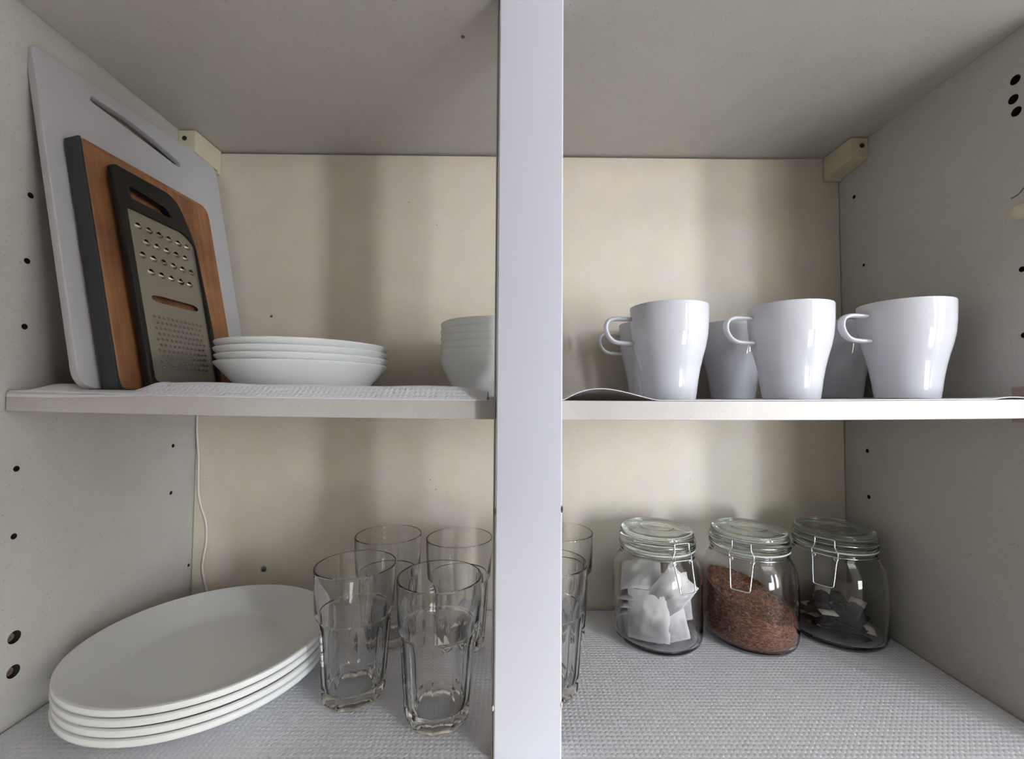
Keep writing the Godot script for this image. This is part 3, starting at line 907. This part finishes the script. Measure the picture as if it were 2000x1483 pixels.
func tumblers():
	# ten flat flutes below, a smooth overhanging band above
	var prof := [Vector2(0, 0.0036), Vector2(0.020, 0.0031), Vector2(0.0262, 0.0008), Vector2(0.0275, 0.0000), Vector2(0.0288, 0.0006), Vector2(0.0306, 0.0036), Vector2(0.0316, 0.0087), Vector2(0.0330, 0.0306), Vector2(0.0346, 0.0561), Vector2(0.0358, 0.0734), Vector2(0.0363, 0.0816), Vector2(0.0366, 0.0838), Vector2(0.0372, 0.0850), Vector2(0.0390, 0.0859), Vector2(0.0397, 0.0875), Vector2(0.0400, 0.0938), Vector2(0.0407, 0.1122), Vector2(0.0416, 0.1322), Vector2(0.0413, 0.1333), Vector2(0.0406, 0.1337), Vector2(0.0399, 0.1332), Vector2(0.0391, 0.1142), Vector2(0.0378, 0.0959), Vector2(0.0360, 0.0857), Vector2(0.0336, 0.0694), Vector2(0.0316, 0.0459), Vector2(0.0298, 0.0224), Vector2(0.0275, 0.0148), Vector2(0.020, 0.0120), Vector2(0, 0.0112)]
	var flute := func(a: float, p: Vector2) -> float:
		var outer: bool = (p.x > 0.0285 and p.y < 0.0846) and not (absf(p.x - 0.0336) < 1e-5 or absf(p.x - 0.0316) < 1e-5 and p.y > 0.03 or absf(p.x - 0.0298) < 1e-5)
		if not outer: return p.x
		var s := TAU / 10.0
		var d := fposmod(a, s) - s / 2.0
		var flat_r := p.x * cos(s / 2.0) / cos(d) * 1.028
		var k := clampf((0.0846 - p.y) / 0.012, 0.0, 1.0) * clampf((p.y + 0.002) / 0.006, 0.3, 1.0)
		return lerpf(p.x, flat_r, k)
	var o := thing("tumbler", Vector3.ZERO, "clear fluted tumbler standing nearest the dinner plates", "glass", "clear fluted tumblers")
	part("glass_body", commit(lathe(prof, 120, flute), 28.0), M.glass, o)
	var spots := [[-0.1603, -0.4708, 0.1, "clear fluted tumbler in front, touching the stack of dinner plates"], [-0.0674, -0.4415, 0.3, "nearest clear fluted tumbler in front on the post's left side"], [-0.1529, -0.5698, 0.2, "clear fluted tumbler behind the one touching the dinner plates"], [-0.0611, -0.5604, 0.0, "clear fluted tumbler at the back on the post's left side"], [0.0441, -0.4800, 0.25, "clear fluted tumbler in front, half hidden by the post on its jar side"], [0.0704, -0.5860, 0.1, "clear fluted tumbler at the back, peeping out by the post on its jar side"]]
	for i in spots.size():
		var p := at(spots[i][0], YB + 0.0013, spots[i][1])
		var c: Node3D = o if i == 0 else copy_of(o, p)
		c.position = p
		c.rotation.y = spots[i][2]
		c.set_meta("label", spots[i][3])

# -------------------------------------------------------------------- clip-top jars and what is in them
func ring(r: float, y: float, n := 48) -> Array:
	var p := []
	for i in n: p.append(Vector3(cos(TAU * i / n) * r, y, sin(TAU * i / n) * r))
	return p

func jar(called_at: Vector3, face: float, label: String) -> Node3D:
	var o := thing("storage_jar", called_at, label, "jar", "clip top glass jars")
	var body := lathe([Vector2(0, 0.003), Vector2(0.040, 0.0022), Vector2(0.0455, 0.0), Vector2(0.0500, 0.0012), Vector2(0.0542, 0.0060), Vector2(0.0558, 0.0130), Vector2(0.0562, 0.040), Vector2(0.0562, 0.070), Vector2(0.0557, 0.082), Vector2(0.0543, 0.092), Vector2(0.0512, 0.1015), Vector2(0.0474, 0.1075), Vector2(0.0452, 0.1105), Vector2(0.0450, 0.1135), Vector2(0.0462, 0.1150), Vector2(0.0462, 0.1165), Vector2(0.0425, 0.1168), Vector2(0.0425, 0.1100), Vector2(0.0450, 0.1052), Vector2(0.0490, 0.0992), Vector2(0.0518, 0.0905), Vector2(0.0532, 0.0815), Vector2(0.0537, 0.070), Vector2(0.0537, 0.040), Vector2(0.0533, 0.0140), Vector2(0.0515, 0.0090), Vector2(0.046, 0.0060), Vector2(0, 0.0055)], 72)
	part("glass_body", commit(body, 40.0), M.glass, o)
	var lid := lathe([Vector2(0, 0.1200), Vector2(0.040, 0.1200), Vector2(0.0410, 0.1188), Vector2(0.0470, 0.1188), Vector2(0.0482, 0.1198), Vector2(0.0482, 0.1222), Vector2(0.0470, 0.1236), Vector2(0.0456, 0.1248), Vector2(0.0452, 0.1268), Vector2(0.0462, 0.1280), Vector2(0.0474, 0.1290), Vector2(0.0474, 0.1308), Vector2(0.0462, 0.1318), Vector2(0.0450, 0.1330), Vector2(0.0452, 0.1342), Vector2(0.0461, 0.1352), Vector2(0.0460, 0.1368), Vector2(0.0450, 0.1388), Vector2(0.0438, 0.1403), Vector2(0.0420, 0.1412), Vector2(0.0395, 0.1416), Vector2(0.0280, 0.1408), Vector2(0.0225, 0.1408), Vector2(0.0212, 0.1415), Vector2(0.0198, 0.1415), Vector2(0.0185, 0.1406), Vector2(0, 0.1404)], 72)
	var l := part("lid", commit(lid, 40.0), M.lid_glass, o)
	part("gasket", commit(lathe([Vector2(0.0430, 0.1169), Vector2(0.0472, 0.1169), Vector2(0.0478, 0.1178), Vector2(0.0472, 0.1187), Vector2(0.0430, 0.1187), Vector2(0.0430, 0.1169)], 48), 50.0), M.gasket, l)
	var wires := PackedVector3Array()
	var w := 0.00085
	part("neck_wire", commit(tube(ring(0.0464, 0.1118), w, w, 8, true), 60.0), M.chrome, o)
	part("lid_wire", commit(tube(ring(0.0478, 0.1272), w, w, 8, true), 60.0), M.chrome, o)
	var xf := Transform3D(Basis(Vector3.UP, face), Vector3.ZERO)
	# clasp, drawn facing +z and turned to «face»
	var upper := smooth_path([Vector3(-0.0125, 0.1105, 0.0492), Vector3(-0.0138, 0.1150, 0.0492), Vector3(-0.0136, 0.1185, 0.0492), Vector3(-0.0108, 0.1245, 0.0490), Vector3(-0.0104, 0.1318, 0.0484), Vector3(-0.0090, 0.1332, 0.0480), Vector3(0.0090, 0.1332, 0.0480), Vector3(0.0104, 0.1318, 0.0484), Vector3(0.0108, 0.1245, 0.0490), Vector3(0.0136, 0.1185, 0.0492), Vector3(0.0138, 0.1150, 0.0492), Vector3(0.0125, 0.1105, 0.0492)], 4)
	part("clasp", commit(moved(tube(upper, w, w, 8, false, Vector3(0, 0, 1)), xf), 60.0), M.chrome, o)
	var lever := smooth_path([Vector3(-0.0112, 0.1125, 0.0502), Vector3(-0.0132, 0.1108, 0.0506), Vector3(-0.0126, 0.1060, 0.0520), Vector3(-0.0108, 0.0815, 0.0588), Vector3(-0.0096, 0.0788, 0.0592), Vector3(-0.0070, 0.0778, 0.0594), Vector3(0.0070, 0.0778, 0.0594), Vector3(0.0096, 0.0788, 0.0592), Vector3(0.0108, 0.0815, 0.0588), Vector3(0.0126, 0.1060, 0.0520), Vector3(0.0132, 0.1108, 0.0506), Vector3(0.0112, 0.1125, 0.0502)], 4)
	part("lever", commit(moved(tube(lever, w, w, 8, false, Vector3(0, 0, 1)), xf), 60.0), M.chrome, o)
	var hinge := PackedVector3Array()
	for s in [-1.0, 1.0]:
		var lp := []
		for i in 14:
			var a := TAU * i / 14
			lp.append(Vector3(s * 0.0120 + 0.0022 * cos(a), 0.1112 + 0.0022 * sin(a), 0.0500))
		hinge.append_array(tube(lp, w * 0.9, w * 0.9, 7, true, Vector3(0, 0, 1)))
	hinge.append_array(tube([Vector3(-0.0120, 0.1134, 0.0498), Vector3(0.0120, 0.1134, 0.0498)], w, w, 8, false, Vector3(0, 0, 1)))
	var hg := part("wire_loops", commit(moved(hinge, xf), 60.0), M.chrome, o)
	return o

func jars():
	var y := YB + 0.0013
	var c1 := at(0.1960, y, -0.5844)
	var c2 := at(0.3182, y, -0.5850)
	var c3 := at(0.4380, y, -0.5940)
	jar(c1, 0.32, "clip top glass jar holding white tea bags, nearest the post")
	jar(c2, -0.66, "clip top glass jar half full of brown granules, in the middle")
	jar(c3, -0.83, "clip top glass jar holding dark wrapped sachets, beside the cabinet's right side")
	tea_bags(c1)
	granules(c2)
	sachets(c3)

func pillow(w: float, h: float, th: float, nx: int, ny: int, crumple: float, sd: int) -> PackedVector3Array:
	# a flat filled bag, w by h, with sealed edges and creases
	var nz := FastNoiseLite.new()
	nz.seed = sd
	nz.frequency = 38.0
	var f := func(i: int, j: int, s: float) -> Vector3:
		var u := float(i) / nx * 2.0 - 1.0
		var v := float(j) / ny * 2.0 - 1.0
		var fill := pow(maxf(0.0, 1.0 - pow(absf(u), 3.0)), 0.6) * pow(maxf(0.0, 1.0 - pow(absf(v), 3.0)), 0.6)
		var x := u * w / 2
		var yy := v * h / 2
		var bend := crumple * nz.get_noise_2d(x, yy)
		return Vector3(x + crumple * 0.3 * nz.get_noise_2d(x + 3.0, yy), yy + crumple * 0.3 * nz.get_noise_2d(x - 3.0, yy), bend + s * (0.0002 + th / 2 * fill * (1.0 + 0.5 * nz.get_noise_2d(x * 1.6 + 7.0 + s, yy * 1.6))))
	var t := PackedVector3Array()
	for i in nx:
		for j in ny:
			quad(t, f.call(i, j, 1.0), f.call(i + 1, j, 1.0), f.call(i + 1, j + 1, 1.0), f.call(i, j + 1, 1.0))
			quad(t, f.call(i, j, -1.0), f.call(i, j + 1, -1.0), f.call(i + 1, j + 1, -1.0), f.call(i + 1, j, -1.0))
	for i in nx:
		quad(t, f.call(i, 0, -1.0), f.call(i + 1, 0, -1.0), f.call(i + 1, 0, 1.0), f.call(i, 0, 1.0))
		quad(t, f.call(i, ny, 1.0), f.call(i + 1, ny, 1.0), f.call(i + 1, ny, -1.0), f.call(i, ny, -1.0))
	for j in ny:
		quad(t, f.call(0, j, 1.0), f.call(0, j + 1, 1.0), f.call(0, j + 1, -1.0), f.call(0, j, -1.0))
		quad(t, f.call(nx, j, -1.0), f.call(nx, j + 1, -1.0), f.call(nx, j + 1, 1.0), f.call(nx, j, 1.0))
	return t

func tea_bags(c: Vector3):
	# across, height, towards the viewer; turn, tilt, roll (degrees); width, height; how far the tea shows through; label
	var face := -0.321
	var bags := [
		[Vector3(-0.0105, 0.0385, 0.0335), Vector3(-6, -5, 2), 0.050, 0.060, 0.55, "white tea bag standing upright at the front of the jar"],
		[Vector3(0.0165, 0.0665, 0.0270), Vector3(12, -6, -40), 0.043, 0.056, 0.75, "white tea bag leaning diagonally under the jar's wire clasp"],
		[Vector3(0.0150, 0.0320, 0.0290), Vector3(14, -4, 12), 0.042, 0.046, 0.45, "white tea bag low at the front, beside the upright one"],
		[Vector3(-0.0200, 0.0800, 0.0080), Vector3(-10, -62, 10), 0.050, 0.046, 0.2, "white tea bag lying slanted on top of the others"],
		[Vector3(-0.0230, 0.0600, 0.0100), Vector3(-16, -76, 5), 0.044, 0.046, 0.9, "tea bag lying flat below the slanted one at the jar's post side"],
		[Vector3(-0.0240, 0.0500, 0.0080), Vector3(10, -80, -4), 0.044, 0.046, 0.9, "tea bag lying flat in the middle of the flat ones at the jar's post side"],
		[Vector3(-0.0240, 0.0400, 0.0080), Vector3(-6, -84, 6), 0.044, 0.046, 0.9, "tea bag lying flat, lowest of the flat ones at the jar's post side"],
		[Vector3(-0.0300, 0.0220, 0.0200), Vector3(-40, -10, 24), 0.030, 0.030, 0.3, "small curled tea bag at the bottom of the jar's post side"],
		[Vector3(0.0120, 0.0480, -0.0040), Vector3(4, 6, 8), 0.060, 0.064, 0.3, "white tea bag standing in the middle of the jar behind the front ones"],
		[Vector3(0.0000, 0.0440, -0.0260), Vector3(-4, 4, -10), 0.058, 0.060, 0.3, "white tea bag hidden deepest at the back of the jar"]]
	var k := 0
	for b in bags:
		var t := pillow(b[2], b[3], 0.008, 16, 16, 0.0022, 20 + k)
		var col := PackedColorArray()
		var nz := FastNoiseLite.new()
		nz.seed = 70 + k
		nz.frequency = 45.0
		for i in t.size():
			var p := t[i]
			p.z -= 5.0 * p.x * p.x + 1.5 * p.y * p.y
			t[i] = p
			var m: float = b[4] * smoothstep(0.25, -0.15, p.y / b[3] + 0.25 * nz.get_noise_2d(p.x, p.y)) * smoothstep(0.49, 0.40, absf(p.x) / b[2]) * smoothstep(0.49, 0.40, absf(p.y) / b[3])
			col.append(Color(1, 1, 1).lerp(Color(0.20, 0.185, 0.195), m))
		var o := part("tea_bag", commit(t, 60.0, PackedVector2Array(), col), M.paper, self)
		var turn := Basis(Vector3.UP, face)
		o.transform = Transform3D(turn * Basis.from_euler(Vector3(deg_to_rad(b[1].y), deg_to_rad(b[1].x), deg_to_rad(b[1].z))), c + turn * b[0])
		tag(o, b[5], "tea bag", "white tea bags in the jar")
		k += 1

func granules(c: Vector3):
	# a slope of brown granules: high at the back and towards the tea bags, low at the front
	var nz := FastNoiseLite.new()
	nz.seed = 9
	nz.frequency = 60.0
	var top := func(x: float, z: float) -> float:
		var s := (-x * 0.75 - z * 0.62) / 0.052
		return 0.0545 + 0.0215 * clampf(s, -1.0, 1.0) + 0.0025 * nz.get_noise_2d(x, z)
	var R := 0.0530
	var t := PackedVector3Array()
	var col := PackedColorArray()
	var nr := 26
	var na := 84
	var r := RandomNumberGenerator.new()
	r.seed = 12
	var g := []
	for i in nr + 1:
		var row := []
		for k in na:
			var a := TAU * k / na
			var rr := R * i / nr
			var p := Vector3(rr * cos(a), 0, rr * sin(a))
			p.y = top.call(p.x, p.z) + r.randf_range(-0.0006, 0.0006)
			row.append(p)
		g.append(row)
	for i in nr:
		for k in na:
			var l := (k + 1) % na
			quad(t, g[i][k], g[i][l], g[i + 1][l], g[i + 1][k])
	var side := []
	var ns := 30
	for j in ns + 1:
		var row := []
		for k in na:
			var e: Vector3 = g[nr][k]
			var y := lerpf(e.y, 0.0064, float(j) / ns)
			var rr := (R if y > 0.014 else lerpf(0.046, R, pow((y - 0.0060) / 0.008, 0.5))) - r.randf_range(0.0, 0.0005)
			row.append(Vector3(e.x / R * rr, y, e.z / R * rr))
		side.append(row)
	for j in ns:
		for k in na:
			var l := (k + 1) % na
			quad(t, side[j][k], side[j][l], side[j + 1][l], side[j + 1][k])
	var tone := func() -> Color:
		# two or three browns mixed
		var f := r.randf()
		return Color(0.085, 0.027, 0.012).lerp(Color(0.42, 0.165, 0.075), f * f)
	for f in t.size() / 3:
		var cc: Color = tone.call()
		for k in 3: col.append(cc)
	# loose crumbs that stand proud of the slope and of the glass side
	for n in 2600:
		var p: Vector3
		if n < 1500:
			var a := r.randf() * TAU
			var rr := R * 0.97 * sqrt(r.randf())
			p = Vector3(rr * cos(a), 0, rr * sin(a))
			p.y = top.call(p.x, p.z) + 0.0003
		else:
			var a := r.randf() * TAU
			p = Vector3(R * 0.992 * cos(a), 0, R * 0.992 * sin(a))
			p.y = lerpf(0.015, top.call(p.x, p.z), r.randf())
		var s := r.randf_range(0.0007, 0.0016)
		var b := Basis(Vector3(r.randf() - 0.5, r.randf() - 0.5, r.randf() - 0.5).normalized(), r.randf() * TAU).scaled(Vector3(s, s * r.randf_range(0.5, 1.0), s))
		var v := [p + b * Vector3(1, 0, 0), p + b * Vector3(-1, 0, 0), p + b * Vector3(0, 1, 0), p + b * Vector3(0, -1, 0), p + b * Vector3(0, 0, 1), p + b * Vector3(0, 0, -1)]
		var cc: Color = tone.call()
		for q in [[0, 2, 4], [2, 1, 4], [1, 3, 4], [3, 0, 4], [2, 0, 5], [1, 2, 5], [3, 1, 5], [0, 3, 5]]:
			t.append_array([v[q[0]], v[q[1]], v[q[2]]])
			for k in 3: col.append(cc)
	var o := part("coffee_granules", commit(t, 5.0, PackedVector2Array(), col), M.coffee, self, c)
	tag(o, "brown coffee granules sloping down to the front inside the middle jar", "coffee", "", "stuff")

func sachets(c: Vector3):
	var r := RandomNumberGenerator.new()
	r.seed = 31
	var meshes := []
	var ends := []
	for k in 3:
		meshes.append(commit(pillow(0.046, 0.017, 0.0056, 12, 8, 0.0012, 50 + k), 60.0))
		ends.append(commit(moved(pillow(0.0165, 0.0182, 0.0042, 6, 6, 0.0008, 60 + k), Transform3D(Basis(), Vector3(0.0215, 0, 0.0006))), 60.0))
	var hidden := "dark wrapped sachet buried in the pile inside the jar beside the cabinet's right side"
	var shown := {20: "dark sachet with a pale end lying at the pile's post side", 21: "dark sachet with a pale end high at the front of the pile", 22: "dark sachet without a pale end on top of the pile", 23: "dark sachet with a pale end pointing at the cabinet's right side", 24: "dark blue sachet lying across the back of the pile"}
	var n := 0
	for layer in 5:
		for k in 5:
			var a := TAU * k / 5.0 + layer * 0.7 + r.randf_range(-0.3, 0.3)
			var d := r.randf_range(0.014, 0.025)
			var y := 0.0090 + layer * 0.0066 + r.randf_range(-0.001, 0.001) - 0.20 * layer / 4.0 * d * sin(a)
			var o := thing("wrapped_sachet", c + Vector3(cos(a) * d, y, sin(a) * d), shown.get(n, hidden), "sachet", "dark wrapped sachets in the jar")
			o.basis = Basis(Vector3.UP, r.randf() * TAU) * Basis(Vector3(1, 0, 0), -PI / 2 + r.randf_range(-0.35, 0.35)) * Basis(Vector3(0, 1, 0), r.randf_range(-0.2, 0.2))
			part("wrapper", meshes[n % 3], M.dark_blue if n % 4 == 0 else M.dark_wrap, o)
			if n % 2 == 0 or n == 21 or n == 23:
				if n != 22 and n != 24: part("pale_end", ends[n % 3], M.wrap_white, o)
			n += 1

func small_things():
	var pts := []
	for p in [[-0.4600, -0.0230], [-0.4597, -0.0338], [-0.4589, -0.0601], [-0.4556, -0.0925], [-0.4540, -0.1421], [-0.4493, -0.1644], [-0.4415, -0.1882], [-0.4400, -0.2123], [-0.4430, -0.2344], [-0.4448, -0.2527], [-0.4412, -0.271], [-0.4361, -0.2892], [-0.4330, -0.3095]]:
		pts.append(at(p[0], p[1], ZB + 0.0018))
	var o := part("cable", commit(tube(smooth_path(pts, 6), 0.0016, 0.0016, 10, false, Vector3(0, 0, 1)), 60.0), M.cable, self)
	tag(o, "thin white cable hanging down the rear corner behind the dinner plates", "cable")
